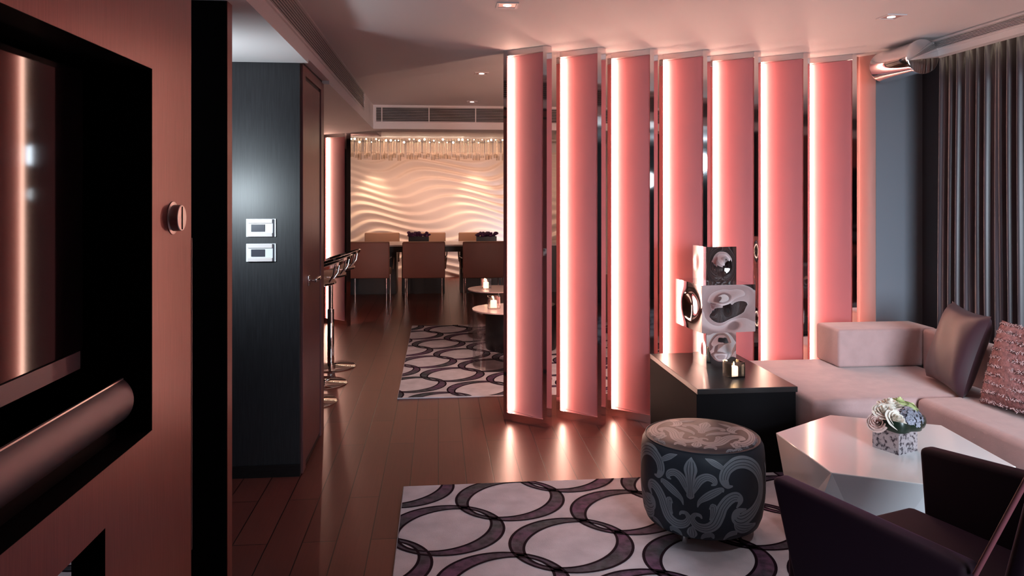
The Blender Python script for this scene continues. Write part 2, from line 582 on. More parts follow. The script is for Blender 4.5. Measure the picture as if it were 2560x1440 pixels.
# ------------------------------------------------------------------ air grilles
def vent(name, label, length, height, n, loc, rz, posts=()):
    """long linear air grille; local x along its length, local -y is its outward face"""
    t = thing(name, label, 'air vent', loc, rz, 'linear air grilles')
    MB().box(0, length, -0.002, 0.0, 0, height).build('backing', vent_dark, t)
    fr = MB()
    fr.box(-0.012, length + 0.012, -0.010, 0, -0.012, 0).box(-0.012, length + 0.012, -0.010, 0, height, height + 0.012)
    fr.box(-0.012, 0, -0.010, 0, 0, height).box(length, length + 0.012, -0.010, 0, 0, height)
    fr.build('frame', vent_white, t)
    for k in range(n):
        z = height * (k + 0.5) / n
        MB().box(0, length, -0.009, -0.002, z - 0.0014, z + 0.0014).build('slat', vent_white, t)
    for px in posts:
        MB().box(px - 0.005, px + 0.005, -0.012, -0.009, 0, height).build('divider', vent_white, t)
    return t


vent('air_grille', 'long white slatted air grille on the ceiling drop running over the passage on the left', 6.6, 0.150, 9, (-0.69, 0.4, 2.288), R(90))
vent('air_grille', 'white slatted air grille with thin uprights on the far ceiling drop before the dining area', 3.7, 0.150, 9, (-0.66, 8.06, 2.279), 0,
     posts=(0.06, 0.56, 1.06, 1.56, 1.68, 2.16, 2.7, 3.2))
vent('air_grille', 'slim slatted air grille on the ceiling drop above the curtains', 3.6, 0.046, 6, (3.03, 4.3, 2.388), R(-90))


# ------------------------------------------------------------------ lit fins of the screen
def fin(label, loc, rz, hgt, W=0.338, D=0.062, group='pink backlit fins of the room screen'):
    t = thing('lit_screen_fin', label, 'screen panel', loc, rz, group)
    b_ = 0.028
    MB().box(0, b_, 0, D, 0, hgt).build('side_post', chrome, t)
    MB().box(W - b_, W, 0, D, 0, hgt).build('side_post', chrome, t)
    MB().box(b_, W - b_, 0, D, 0, 0.052).build('bottom_rail', chrome, t)
    MB().box(b_, W - b_, 0, D, hgt - 0.036, hgt).build('top_rail', brushed, t)
    # bowed translucent sheet, deep at the left (front strip) and shallow at the right
    sh = MB()
    nseg = 14
    f0 = []
    for i in range(nseg + 1):
        s = i / nseg
        x = b_ + (W - 2 * b_) * s
        y = 0.0465 - 0.034 * (s * s * (3 - 2 * s)) * 0.8 - 0.034 * 0.2 * s
        f0.append((x, y))
    poly = f0 + [(x, y + 0.004) for x, y in reversed(f0)]
    z0, z1 = 0.053, hgt - 0.037
    n_ = len(poly)
    sh.v = [(x, y, z0) for x, y in poly] + [(x, y, z1) for x, y in poly]
    for i in range(n_):
        sh.f.append((i, (i + 1) % n_, n_ + (i + 1) % n_, n_ + i))
        sh.m.append(0)
    m_ = nseg
    for i in range(nseg):
        sh.f.append((i, n_ - 1 - i, n_ - 2 - i, i + 1))
        sh.f.append((n_ + i, n_ + i + 1, 2 * n_ - 2 - i, 2 * n_ - 1 - i))
        sh.m += [0, 0]
    sh.build('pink_sheet', pink, t, smooth=50)
    MB().box(b_ + 0.0005, b_ + 0.010, 0.026, 0.038, 0.056, hgt - 0.040).build('light_strip', led, t)
    MB().box(W - b_ - 0.010, W - b_ - 0.0005, D - 0.038, D - 0.026, 0.056, hgt - 0.040).build('light_strip', led, t)
    return t


FA = R(-40.0)
ORD = ['first', 'second', 'third', 'fourth', 'fifth', 'sixth', 'seventh']
EXTRA = ['its left edge beside the acrylic side tables', 'next to the leftmost fin', 'beside the black side table', 'behind the left of the steel block sculpture',
         'behind the right of the steel block sculpture', 'above the end of the sofa chaise', 'the rightmost, beside the grey wall']
rx = [0.690, 1.048, 1.400, 1.763, 2.118, 2.468, 2.822]
ca, sa = math.cos(FA), math.sin(FA)
proto = None
for i in range(7):
    X_, Y_ = rx[i], 4.730 + 0.012 * i
    lab = '%s pink backlit fin from the left, %s' % (ORD[i], EXTRA[i])
    l = (X_ - 0.338 * ca, Y_ - 0.338 * sa, 0.001)
    if proto is None:
        proto = fin(lab, l, FA, H - 0.002)
    else:
        dup(proto, lab, l)
fin('pink backlit fin standing alone by the bar stools, in front of the wave wall', (-1.045 - 0.40 * math.cos(R(-42)), 8.66 - 0.40 * math.sin(R(-42)), 0.001), R(-42), 2.198, W=0.40)


# ------------------------------------------------------------------ ceiling downlights
def downlight(label, x, y):
    t = thing('ceiling_downlight', label, 'ceiling light', (x, y, H), 0, 'square recessed downlights')
    s = 0.055
    f_ = MB()
    f_.box(-s, s, -s, -s + 0.012, -0.006, 0).box(-s, s, s - 0.012, s, -0.006, 0).box(-s, -s + 0.012, -s + 0.012, s - 0.012, -0.006, 0).box(s - 0.012, s, -s + 0.012, s - 0.012, -0.006, 0)
    f_.build('trim_ring', vent_white, t)
    MB().box(-s + 0.013, s - 0.013, -s + 0.013, s - 0.013, -0.003, -0.0005).build('recess', pier_paint, t)
    MB().lathe([(0.020, -0.005), (0.020, -0.0032)], 20).build('lens', dl_emit, t)


downlight('square ceiling downlight nearest the top edge, in front of the leftmost fin', 0.345, 3.742)
downlight('square ceiling downlight on the right, above the sofa chaise', 2.418, 3.783)
downlight('square ceiling downlight over the patterned rug behind the screen', 0.339, 5.873)
downlight('square ceiling downlight farthest away, close to the far air grille', 0.344, 7.68)


# ------------------------------------------------------------------ rugs with linked rings
def clip_poly(poly, x0, x1, y0, y1):
    for (ax, val, sgn) in ((0, x0, 1), (0, x1, -1), (1, y0, 1), (1, y1, -1)):
        out = []
        for i in range(len(poly)):
            a, b_ = poly[i], poly[(i + 1) % len(poly)]
            ia, ib = (a[ax] - val) * sgn >= 0, (b_[ax] - val) * sgn >= 0
            if ia:
                out.append(a)
            if ia != ib:
                tt = (val - a[ax]) / (b_[ax] - a[ax])
                out.append((a[0] + (b_[0] - a[0]) * tt, a[1] + (b_[1] - a[1]) * tt))
        poly = out
        if len(poly) < 3:
            return []
    return poly


def rug(name, label, x0, x1, y0, y1, cx, cy, th=0.012):
    b_ = MB()
    b_.rbox(x0, x1, y0, y1, 0.0005, th, 0.004, 2, 0)
    v1, v2 = (0.318, 0.298), (-0.215, 0.490)
    rng = random.Random(3)
    e = 0.012

    def ring(cx_, cy_, z, fi, fo, mi, na=72):
        for k in range(na):
            a0, a1 = 2 * math.pi * k / na, 2 * math.pi * (k + 1) / na
            q = [(cx_ + fi(a0) * math.cos(a0), cy_ + fi(a0) * math.sin(a0)), (cx_ + fo(a0) * math.cos(a0), cy_ + fo(a0) * math.sin(a0)),
                 (cx_ + fo(a1) * math.cos(a1), cy_ + fo(a1) * math.sin(a1)), (cx_ + fi(a1) * math.cos(a1), cy_ + fi(a1) * math.sin(a1))]
            q = clip_poly(q, x0 + 0.004, x1 - 0.004, y0 + 0.004, y1 - 0.004)
            if q:
                b_.add([(px, py, z) for px, py in q], [tuple(range(len(q)))], mi)

    lat = []
    for i in range(-14, 15):
        for j in range(-14, 15):
            px, py = cx + i * v1[0] + j * v2[0], cy + i * v1[1] + j * v2[1]
            if x0 - 0.3 < px < x1 + 0.3 and y0 - 0.3 < py < y1 + 0.3:
                lat.append((px, py))
    for n_, (px, py) in enumerate(lat):
        w1 = rng.uniform(-0.006, 0.006)
        t0 = R(43)
        sa_, sb_ = 0.230, 0.178 + w1

        def fi(a, sa_=sa_, sb_=sb_):
            u, v = math.cos(a - t0) / sa_, math.sin(a - t0) / sb_
            return 1 / math.sqrt(u * u + v * v)

        def fo(a):
            u, v = math.cos(a) / 0.262, math.sin(a) / 0.247
            return 1 / math.sqrt(u * u + v * v)
        zz = th + 0.0004 + 0.00006 * (n_ % 7)
        ring(px, py, zz, fi, fo, 1)
        ring(px, py, zz + 0.0006, lambda a: fi(a) - e / 2, lambda a: fi(a) + e / 2, 2)
        ring(px, py, zz + 0.0006, lambda a: fo(a) - e / 2, lambda a: fo(a) + e / 2, 2)
    o = b_.build(name, [rug_cream, rug_ring, rug_line])
    return tag(o, label, 'rug', 'ring patterned rugs')


rug('area_rug', 'cream rug with linked purple rings under the round pouf and white coffee table', -0.178, 2.44, 1.30, 3.842, 0.563, 3.139)
rug('area_rug', 'cream rug with linked purple rings beyond the screen, under the clear round tables', -0.300, 2.30, 5.510, 8.53, 0.115, 6.185)
rug('area_rug', 'pale rug glimpsed through the low opening of the left partition', -2.9, -1.30, 1.6, 3.75, -1.75, 3.05)


# ------------------------------------------------------------------ pouf with damask scrolls
def strokes():
    """damask motif: each stroke is a list of (x, y, width) in sketch units, drawn for the right half; mirrored about x = 490"""
    S = []
    S.append(([(495, 468, 2), (492, 520, 70), (490, 590, 105), (490, 660, 75), (490, 760, 46), (490, 850, 60), (490, 880, 8)], False))
    S.append(([(505, 840, 16), (535, 760, 46), (575, 680, 66), (635, 645, 62), (690, 665, 54), (705, 705, 34), (672, 722, 10)], True))
    S.append(([(553, 950, 6), (575, 890, 34), (640, 835, 62), (710, 790, 62), (765, 765, 40), (778, 790, 8)], True))
    S.append(([(592, 1062, 10), (572, 1030, 28), (528, 1030, 34), (506, 1080, 44), (545, 1140, 66), (625, 1160, 84), (700, 1120, 92), (742, 1030, 92), (772, 940, 88), (830, 865, 92), (890, 845, 84), (930, 890, 52), (895, 955, 12)], True))
    S.append(([(655, 960, 6), (690, 930, 50), (690, 1010, 46), (660, 1070, 8)], True))
    S.append(([(862, 735, 12), (815, 730, 44), (785, 660, 76), (815, 570, 88), (900, 515, 96), (1000, 530, 100), (1080, 620, 96), (1118, 760, 84), (1115, 900, 92), (1060, 1020, 110), (970, 1080, 130), (905, 1060, 100), (905, 995, 64), (985, 985, 14)], True))
    S.append(([(880, 1110, 8), (930, 1160, 80), (1010, 1190, 90), (1090, 1180, 20)], True))
    S.append(([(620, 468, 4), (690, 500, 46), (760, 545, 40), (800, 575, 6)], True))
    S.append(([(505, 1150, 4), (500, 1190, 64), (500, 1240, 84), (500, 1285, 30)], False))
    S.append(([(585, 1285, 14), (620, 1240, 44), (680, 1230, 44), (705, 1270, 12)], True))
    S.append(([(800, 1285, 10), (850, 1225, 50), (920, 1215, 40)], True))
    S.append(([(1160, 600, 6), (1172, 700, 46), (1176, 850, 60), (1170, 1000, 46), (1150, 1100, 8)], True))
    return S


def smooth_path(pts, sub=8):
    out = []
    n_ = len(pts)
    for i in range(n_ - 1):
        p0, p1, p2, p3 = pts[max(i - 1, 0)], pts[i], pts[i + 1], pts[min(i + 2, n_ - 1)]
        for k in range(sub):
            t = k / sub
            out.append(tuple(0.5 * (2 * p1[c] + (p2[c] - p0[c]) * t + (2 * p0[c] - 5 * p1[c] + 4 * p2[c] - p3[c]) * t * t + (3 * p1[c] - p0[c] - 3 * p2[c] + p3[c]) * t ** 3) for c in range(3)))
    out.append(pts[-1])
    return out


def unroll(x):
    return 590 * (math.asin(max(-0.999, min(0.999, (x - 595) / 590))) - math.asin((490 - 595) / 590))


def ribbon(b_, path, fmap, off0, off1, mi, lift):
    """strip between fractional offsets off0..off1 (of half width) along the path, mapped by fmap(u, v, lift)"""
    row = []
    for i, (x, y, w_) in enumerate(path):
        a, c_ = path[max(i - 1, 0)], path[min(i + 1, len(path) - 1)]
        dx, dy = c_[0] - a[0], c_[1] - a[1]
        l_ = math.hypot(dx, dy) or 1
        nx_, ny_ = -dy / l_, dx / l_
        h_ = w_ / 2
        nc = 5 if off1 - off0 > 1 else 1
        row.append([(x + nx_ * h_ * (off0 + (off1 - off0) * k / nc), y + ny_ * h_ * (off0 + (off1 - off0) * k / nc)) for k in range(nc + 1)])
    for i in range(len(row) - 1):
        for k in range(len(row[i]) - 1):
            q = [fmap(*row[i][k], lift), fmap(*row[i][k + 1], lift), fmap(*row[i + 1][k + 1], lift), fmap(*row[i + 1][k], lift)]
            if all(v is not None for v in q):
                b_.add(q, [(0, 1, 2, 3)], mi)


PR = 0.268
prof = [(0.228, 0.052), (0.243, 0.062), (0.256, 0.095), (0.263, 0.14), (PR, 0.20), (PR, 0.30), (0.266, 0.36), (0.262, 0.392), (0.252, 0.410), (0.243, 0.4165), (0.238, 0.4155), (0.225, 0.424), (0.20, 0.4285), (0.17, 0.431), (0.08, 0.4325), (0.01, 0.433)]


def prof_r(z):
    for (r0, z0), (r1, z1) in zip(prof[:10], prof[1:10]):
        if z0 <= z <= z1:
            return r0 + (r1 - r0) * (z - z0) / (z1 - z0)
    return None


def prof_z(r):
    pts = prof[9:]
    for (r0, z0), (r1, z1) in zip(pts, pts[1:]):
        if r1 <= r <= r0:
            return z0 + (z1 - z0) * (r - r0) / (r1 - r0)
    return None


pf = thing('pouf', 'round charcoal damask pouf standing on the near ring rug', 'ottoman', (1.167, 3.22, 0.0138))
b = MB()
b.lathe(prof, 72, 0)
view_az = math.atan2(-3.22, -1.167)        # direction from the pouf to the room entrance
for rep in range(2):
    base = view_az - R(10) + math.pi * rep
    for mir in (1, -1):
        def side(x, y, lift):
            u = x * mir / 590.0
            z = 0.400 - (y - 470) / 2410.0
            if z < 0.06 or z > 0.408:
                z = min(0.408, max(0.06, z))
            r = prof_r(z)
            if r is None:
                return None
            a = base + u
            return ((r + lift) * math.cos(a), (r + lift) * math.sin(a), z)
        for n_, (pts, mirrored) in enumerate(strokes()):
            if mir == -1 and not mirrored:
                continue
            path = smooth_path([(unroll(x), y, w_ * 1.18) for x, y, w_ in pts])
            lf = 0.0006 + 0.00008 * n_
            ribbon(b, path, side, -1, 1, 1, lf)
            for (o0, o1) in ((-0.55, -0.45), (0.0, 0.09), (0.45, 0.54)):
                k0 = len(path) // 7
                ribbon(b, path[k0:-k0], side, o0, o1, 0, lf + 0.0004)
tb = view_az + R(82)
for mir in (1, -1):
    def top(x, y, lift):
        u, v = x * mir / 2300.0, -(y - 800) / 2300.0
        r = math.hypot(u, v)
        if r > 0.237:
            return None
        z = prof_z(r)
        if z is None:
            z = 0.433
        a = math.atan2(v, u) + tb
        return (r * math.cos(a), r * math.sin(a), z + lift)
    for n_, (pts, mirrored) in enumerate(strokes()):
        if mir == -1 and not mirrored:
            continue
        path = smooth_path([((x - 490) * (0.92 if x < 950 else 0.80), y, w_ * 1.18) for x, y, w_ in pts])
        lf = 0.0005 + 0.00004 * n_
        ribbon(b, path, top, -1, 1, 1, lf)
        for (o0, o1) in ((-0.55, -0.45), (0.0, 0.09), (0.45, 0.54)):
            k0 = len(path) // 7
            ribbon(b, path[k0:-k0], top, o0, o1, 0, lf + 0.0002)
b.build('upholstery', [pouf_ground, pouf_motif], pf, smooth=60)
pp = MB()
pp.tube([(0.247 * math.cos(a), 0.247 * math.sin(a), 0.4150) for a in [2 * math.pi * i / 72 for i in range(73)]], 0.0035, 8)
pp.build('piping', pouf_ground, pf, smooth=60)
for k in range(4):
    a = view_az + R(45 + 90 * k) + R(20)
    MB().lathe([(0.014, 0.0), (0.016, 0.054)], 16, mat=Matrix.Translation((0.17 * math.cos(a), 0.17 * math.sin(a), 0))).build('leg', chrome, pf, smooth=40)

# ------------------------------------------------------------------ faceted coffee table
ct = thing('coffee_table', 'white lacquered faceted coffee table in front of the sofa', 'coffee table', (1.93, 3.05, 0.0138))
topv = [(1.548, 3.305), (1.545, 2.808), (1.858, 2.648), (2.322, 2.797), (2.385, 3.335), (1.942, 3.545)]
Z = 0.40 - 0.0125
bot = [(1.60, 3.25), (1.56, 2.98), (1.45, 2.90), (1.74, 2.84), (1.93, 2.80), (2.20, 2.86), (2.28, 2.98), (2.28, 3.22), (1.98, 3.40), (1.88, 3.40)]
bm_ = bmesh.new()
T = [bm_.verts.new((x - 1.93, y - 3.05, Z)) for x, y in topv]
B = [bm_.verts.new((x - 1.93, y - 3.05, 0.0)) for x, y in bot]
bm_.faces.new(T)
bm_.faces.new(B[::-1])


def fc(*vv):
    bm_.faces.new(vv)


fc(T[1], T[0], B[0], B[1])
fc(T[1], B[1], B[2])
fc(T[1], B[2], B[3])
fc(T[2], T[1], B[3], B[4])
fc(T[2], B[4], B[5])
fc(T[3], T[2], B[5])
fc(T[3], B[5], B[6])
fc(T[4], T[3], B[6], B[7])
fc(T[4], B[7], B[8])
fc(T[5], T[4], B[8])
fc(T[5], B[8], B[9])
fc(T[0], T[5], B[9], B[0])
bmesh.ops.recalc_face_normals(bm_, faces=bm_.faces[:])
MB().bm(bm_).build('faceted_body', white_lacquer, ct, bevel=0.004)

# ------------------------------------------------------------------ side table, sculpture, candle
st = thing('side_table', 'low black block side table in front of the screen, beside the sofa chaise', 'side table', (1.64, 4.27, 0))
MB().box(-0.275, 0.275, -0.424, 0.445, 0.0, 0.44).build('body', ebony_matte, st, bevel=0.003)
MB().box(-0.277, 0.277, -0.442, 0.447, 0.44, 0.47).build('top', ebony, st, bevel=0.003)

sc = thing('block_sculpture', 'polished steel sculpture of three stacked dented blocks on the black side table', 'sculpture', (1.66, 4.37, 0.4705), R(5.5))


def dented(wd, dp, ht, z0, dents, n_=26):
    """box whose walls carry smooth hammered dents"""
    b_ = MB()
    fs_ = [((-wd / 2, -dp / 2), (1, 0), (0, -1), wd), ((wd / 2, -dp / 2), (0, 1), (1, 0), dp), ((wd / 2, dp / 2), (-1, 0), (0, 1), wd), ((-wd / 2, dp / 2), (0, -1), (-1, 0), dp)]
    for fi, (o0, dr, nm, ln) in enumerate(fs_):
        vv, ff = [], []
        for j_ in range(n_ + 1):
            for i_ in range(n_ + 1):
                s, t = i_ / n_, j_ / n_
                edge = min(1, 2.6 * min(s, 1 - s)) * min(1, 2.6 * min(t, 1 - t))
                edge = edge * edge * (3 - 2 * edge)
                dd = 0
                for (ds, dt, dr_, da) in dents[fi]:
                    q = ((s - ds) ** 2 + (t - dt) ** 2) / (dr_ * dr_)
                    dd += da * math.exp(-q)
                dd = dd * edge
                vv.append((o0[0] + dr[0] * ln * s + nm[0] * dd, o0[1] + dr[1] * ln * s + nm[1] * dd, z0 + ht * t))
        for j_ in range(n_):
            for i_ in range(n_):
                a = j_ * (n_ + 1) + i_
                ff.append((a, a + 1, a + n_ + 2, a + n_ + 1))
        b_.add(vv, ff)
    h1, h2 = wd / 2, dp / 2
    b_.add([(-h1, -h2, z0 + ht), (h1, -h2, z0 + ht), (h1, h2, z0 + ht), (-h1, h2, z0 + ht)], [(0, 1, 2, 3)])
    b_.add([(-h1, -h2, z0), (h1, -h2, z0), (h1, h2, z0), (-h1, h2, z0)], [(3, 2, 1, 0)])
    return b_


dA = [[(0.5, 0.55, 0.42, -0.007)], [(0.5, 0.5, 0.3, -0.01)], [(0.5, 0.5, 0.3, -0.01)], [(0.9, 0.45, 0.2, -0.0015)]]
dB = [[(0.30, 0.55, 0.30, -0.014), (0.65, 0.25, 0.25, 0.006), (0.82, 0.85, 0.22, -0.010)], [(0.5, 0.5, 0.3, -0.012)], [(0.5, 0.5, 0.3, -0.012)], [(0.62, 0.50, 0.28, -0.006)]]
dC = [[(0.48, 0.42, 0.34, -0.013)], [(0.5, 0.5, 0.3, -0.01)], [(0.5, 0.5, 0.3, -0.01)], [(0.1, 0.55, 0.25, -0.002)]]
dented(0.19, 0.184, 0.228, 0.0, dA).build('base_block', steel_mirror, sc, smooth=35)
dented(0.335, 0.37, 0.276, 0.228, dB).build('middle_block', steel_mirror, sc, smooth=35)
dented(0.19, 0.19, 0.215, 0.504, dC).build('top_block', steel_mirror, sc, smooth=35)


def candle(label, loc, s, rz=0):
    t = thing('candle_holder', label, 'candle', loc, rz, 'square glass candle holders')
    g_ = MB()
    h_ = s / 2
    for (a, c_, e, f_) in ((-h_, h_, -h_, -h_ + 0.004), (-h_, h_, h_ - 0.004, h_), (-h_, -h_ + 0.004, -h_ + 0.004, h_ - 0.004), (h_ - 0.004, h_, -h_ + 0.004, h_ - 0.004)):
        g_.box(a, c_, e, f_, 0, s)
    g_.box(-h_ + 0.004, h_ - 0.004, -h_ + 0.004, h_ - 0.004, 0, 0.010)
    g_.build('glass_cup', cup_glass, t)
    MB().lathe([(s * 0.27, 0.0102), (s * 0.27, s * 0.62), (s * 0.24, s * 0.66)], 24).build('wax_candle', wax, t, smooth=40)
    MB().lathe([(0.0012, s * 0.66), (0.0045, s * 0.73), (0.004, s * 0.82), (0.0008, s * 0.95)], 12).build('flame', flame_m, t, smooth=60)
    lamp('candle_glow', 'POINT', (loc[0], loc[1], loc[2] + s * 0.8), 0.5, (1, 0.6, 0.3), shadow_soft_size=0.01)
    return t


candle('lit candle in a square glass holder on the black side table', (1.662, 4.075, 0.4705), 0.088, R(12))

# ------------------------------------------------------------------ sectional sofa and cushions
so = thing('sectional_sofa', 'rose suede corner sofa with low block arm against the screen', 'sofa', (2.5, 4.1, 0.0135))


def S_(name, x0, x1, y0, y1, z0, z1, r=0.03, m=suede):
    return MB().rbox(x0 - 2.5, x1 - 2.5, y0 - 4.1, y1 - 4.1, z0, z1, r, 4).build(name, m, so, smooth=50)


S_('chaise_seat', 1.935, 2.985, 3.69, 4.64, 0.06, 0.42)
S_('long_seat', 2.49, 2.985, 0.9, 3.688, 0.06, 0.425, 0.035)
S_('block_arm', 2.445, 3.09, 4.36, 4.64, 0.421, 0.655, 0.018)
S_('backrest', 2.987, 3.09, 0.9, 4.358, 0.06, 0.655, 0.02)
S_('plinth', 1.98, 2.95, 3.74, 4.60, 0.001, 0.058, 0.004, ebony)
S_('plinth', 2.54, 2.95, 0.95, 3.70, 0.001, 0.058, 0.004, ebony)


def pillow(t, m, size, thick, n_=22, name='cover', puff=0.55, corner=0.10):
    b_ = MB()
    for side_ in (1, -1):
        vv, ff = [], []
        for j_ in range(n_ + 1):
            for i_ in range(n_ + 1):
                s, q = 2 * i_ / n_ - 1, 2 * j_ / n_ - 1
                k = (1 - s ** 4) * (1 - q ** 4)
                pull = 1 - corner * (1 - s * s) * abs(q) ** 3 * 0.8
                pul2 = 1 - corner * (1 - q * q) * abs(s) ** 3 * 0.8
                wr = 0.004 * math.sin(7 * s + 3 * q) * k
                vv.append((s * size / 2 * pul2, side_ * (thick / 2 * k ** puff + wr * side_), q * size / 2 * pull + size / 2))
        for j_ in range(n_):
            for i_ in range(n_):
                a = j_ * (n_ + 1) + i_
                f_ = (a, a + 1, a + n_ + 2, a + n_ + 1)
                ff.append(f_ if side_ == -1 else f_[::-1])
        b_.add(vv, ff)
    return b_.build(name, m, t, smooth=179)


c1 = thing('cushion', 'plain plum satin cushion leaning on the sofa back by the block arm', 'cushion', (2.770, 3.86, 0.437))
c1.rotation_euler = (R(-17), R(2), R(-104))
pillow(c1, purple_silk, 0.46, 0.15)
c2 = thing('cushion', 'rose woven cushion with fringed stripes at the right edge of the photo', 'cushion', (2.755, 3.33, 0.443))
c2.rotation_euler = (R(-18), R(-2), R(-88))
pillow(c2, tweed, 0.44, 0.14)
rng = random.Random(5)
fl, fd = MB(), MB()
for row in range(10):
    q = -0.9 + 1.8 * row / 9
    for k in range(190):
        s = rng.uniform(-0.97, 0.97)
        kk = max(0.0, (1 - s ** 4) * (1 - q ** 4))
        y = -(0.07 * kk ** 0.55) - 0.002
        x, z = s * 0.22 * (1 - 0.08 * (1 - q * q) * abs(s) ** 3), q * 0.22 + 0.22
        l_ = rng.uniform(0.0025, 0.006)
        a = rng.uniform(-1.2, 1.2)
        tgt = fl if rng.random() < 0.6 else fd
        tgt.box(-l_, l_, -0.0011, 0.0011, -0.0009, 0.0009, mat=Matrix.Translation((x, y, z + rng.gauss(0, 0.0045))) @ Matrix.Rotation(a, 4, 'Y'))
o = fl.build('fringe', fringe_light, c2)
o['kind'] = 'stuff'
o['label'] = 'pale fringe threads in rows'
o = fd.build('fringe', fringe_dark, c2)
o['kind'] = 'stuff'
o['label'] = 'dark fringe threads in rows'

# ------------------------------------------------------------------ wine armchair (local +y forward, +x to the sitter's right seen from behind)
ac = thing('armchair', 'low wine velvet armchair in the right foreground seen from behind', 'armchair', (1.47, 2.06, 0.0138), math.atan2(0.31, 0.95))


def slab(quad_in, quad_out):
    """closed solid between two matching quads"""
    v = quad_in + quad_out
    f = [(0, 1, 2, 3), (7, 6, 5, 4), (0, 4, 5, 1), (1, 5, 6, 2), (2, 6, 7, 3), (3, 7, 4, 0)]
    bm = bmesh.new()
    vv = [bm.verts.new(p_) for p_ in v]
    for q in f:
        bm.faces.new([vv[i] for i in q])
    bmesh.ops.recalc_face_normals(bm, faces=bm.faces[:])
    bmesh.ops.bevel(bm, geom=bm.edges[:], offset=0.020, segments=4, affect='EDGES', profile=0.5)
    return bm


for sgn, zr in ((-1, 0.612), (1, 0.655)):
    xo, xi = 0.365 * sgn, 0.297 * sgn
    bo, bi = 0.30 * sgn, 0.25 * sgn
    inner = [(bi, 0.23, 0.16), (bi, -0.30, 0.16), (xi, -0.33, zr + 0.002), (xi, 0.305, 0.609)]
    outer = [(bo, 0.23, 0.14), (bo, -0.30, 0.14), (xo, -0.33, zr), (xo, 0.305, 0.607)]
    MB().bm(slab(inner, outer)).build('arm', wine_velvet, ac, smooth=50)
inner = [(-0.30, -0.27, 0.16), (0.30, -0.27, 0.16), (0.375, -0.50, 0.98), (-0.375, -0.50, 0.98)]
outer = [(-0.30, -0.33, 0.14), (0.30, -0.33, 0.14), (0.38, -0.555, 0.98), (-0.38, -0.555, 0.98)]
MB().bm(slab(inner, outer)).build('backrest', wine_velvet, ac, smooth=50)
pg = MB()
for sgn in (-1, 1):
    pg.tube([(sgn * 0.350, -0.345, 0.60), (sgn * 0.382, -0.525, 0.975)], 0.0065, 8)
pg.tube([(-0.375, -0.525, 0.981), (0.375, -0.525, 0.981)], 0.0065, 8)
o = pg.build('piping', wine_piping, ac, smooth=60)
o['label'] = 'reddish piping along the back edge'
MB().rbox(-0.285, 0.285, -0.29, 0.325, 0.22, 0.405, 0.03, 4).build('seat', wine_velvet, ac, smooth=50)
for sx in (-1, 1):
    for sy in (-1, 1):
        MB().box(-0.015, 0.015, -0.015, 0.015, 0, 0.215, mat=Matrix.Translation((sx * 0.22, sy * 0.22, 0))).build('leg', brushed, ac)

# ------------------------------------------------------------------ vase with roses and hydrangea
va = thing('flower_arrangement', 'mottled silver cube vase of white roses and blue hydrangea on the white coffee table', 'flowers', (1.962, 3.045, 0.4005), R(22))
vb = MB()
vw = 0.062
for (a, c_, e, f_) in ((-vw, vw, -vw, -vw + 0.005), (-vw, vw, vw - 0.005, vw), (-vw, -vw + 0.005, -vw + 0.005, vw - 0.005), (vw - 0.005, vw, -vw + 0.005, vw - 0.005)):
    vb.box(a, c_, e, f_, 0, 0.118)
vb.box(-vw + 0.005, vw - 0.005, -vw + 0.005, vw - 0.005, 0, 0.09)
vb.build('vase', silver, va)


def rose(c_, r, m, tilt, name='rose'):
    rg = random.Random(int(c_[0] * 9999) + int(c_[2] * 777))
    b_ = MB()
    rot = Matrix.Translation(c_) @ Matrix.Rotation(tilt[0], 4, 'X') @ Matrix.Rotation(tilt[1], 4, 'Y')
    for layer in range(5):
        n_ = 3 + layer
        rr = r * (0.18 + 0.20 * layer)
        hh_ = r * (1.05 - 0.10 * layer)
        for k in range(n_):
            a0 = 2 * math.pi * k / n_ + layer * 0.7 + rg.uniform(-0.2, 0.2)
            wdt = 2 * math.pi / n_ * 0.72
            vv, ff = [], []
            for j_ in range(6):
                t = j_ / 5
                for i_ in range(7):
                    s = i_ / 6 * 2 - 1
                    wj = wdt * math.sin(math.pi * (0.18 + 0.62 * t)) ** 0.8
                    a = a0 + s * wj
                    flare = rr * (0.45 + 0.65 * t ** 0.7) + (0.16 * r * (t ** 4) * (layer / 4.0))
                    z = hh_ * t - 0.10 * hh_ * abs(s) ** 2 * t - 0.12 * r * layer * t ** 4 * 0.5
                    vv.append((flare * math.cos(a), flare * math.sin(a), z))
            for j_ in range(5):
                for i_ in range(6):
                    q = j_ * 7 + i_
                    ff.append((q, q + 1, q + 8, q + 7))
            b_.add(vv, ff, 0, rot)
    return b_.build(name, m, va, smooth=179)


iz = va.matrix_world.inverted()


def vloc(dx, dy, z):
    """offset given along the room axes, turned into the vase's own frame"""
    a = -R(22)
    return (dx * math.cos(a) - dy * math.sin(a), dx * math.sin(a) + dy * math.cos(a), z + 0.016)


def droop(o, l):
    o['label'] = l
    return o


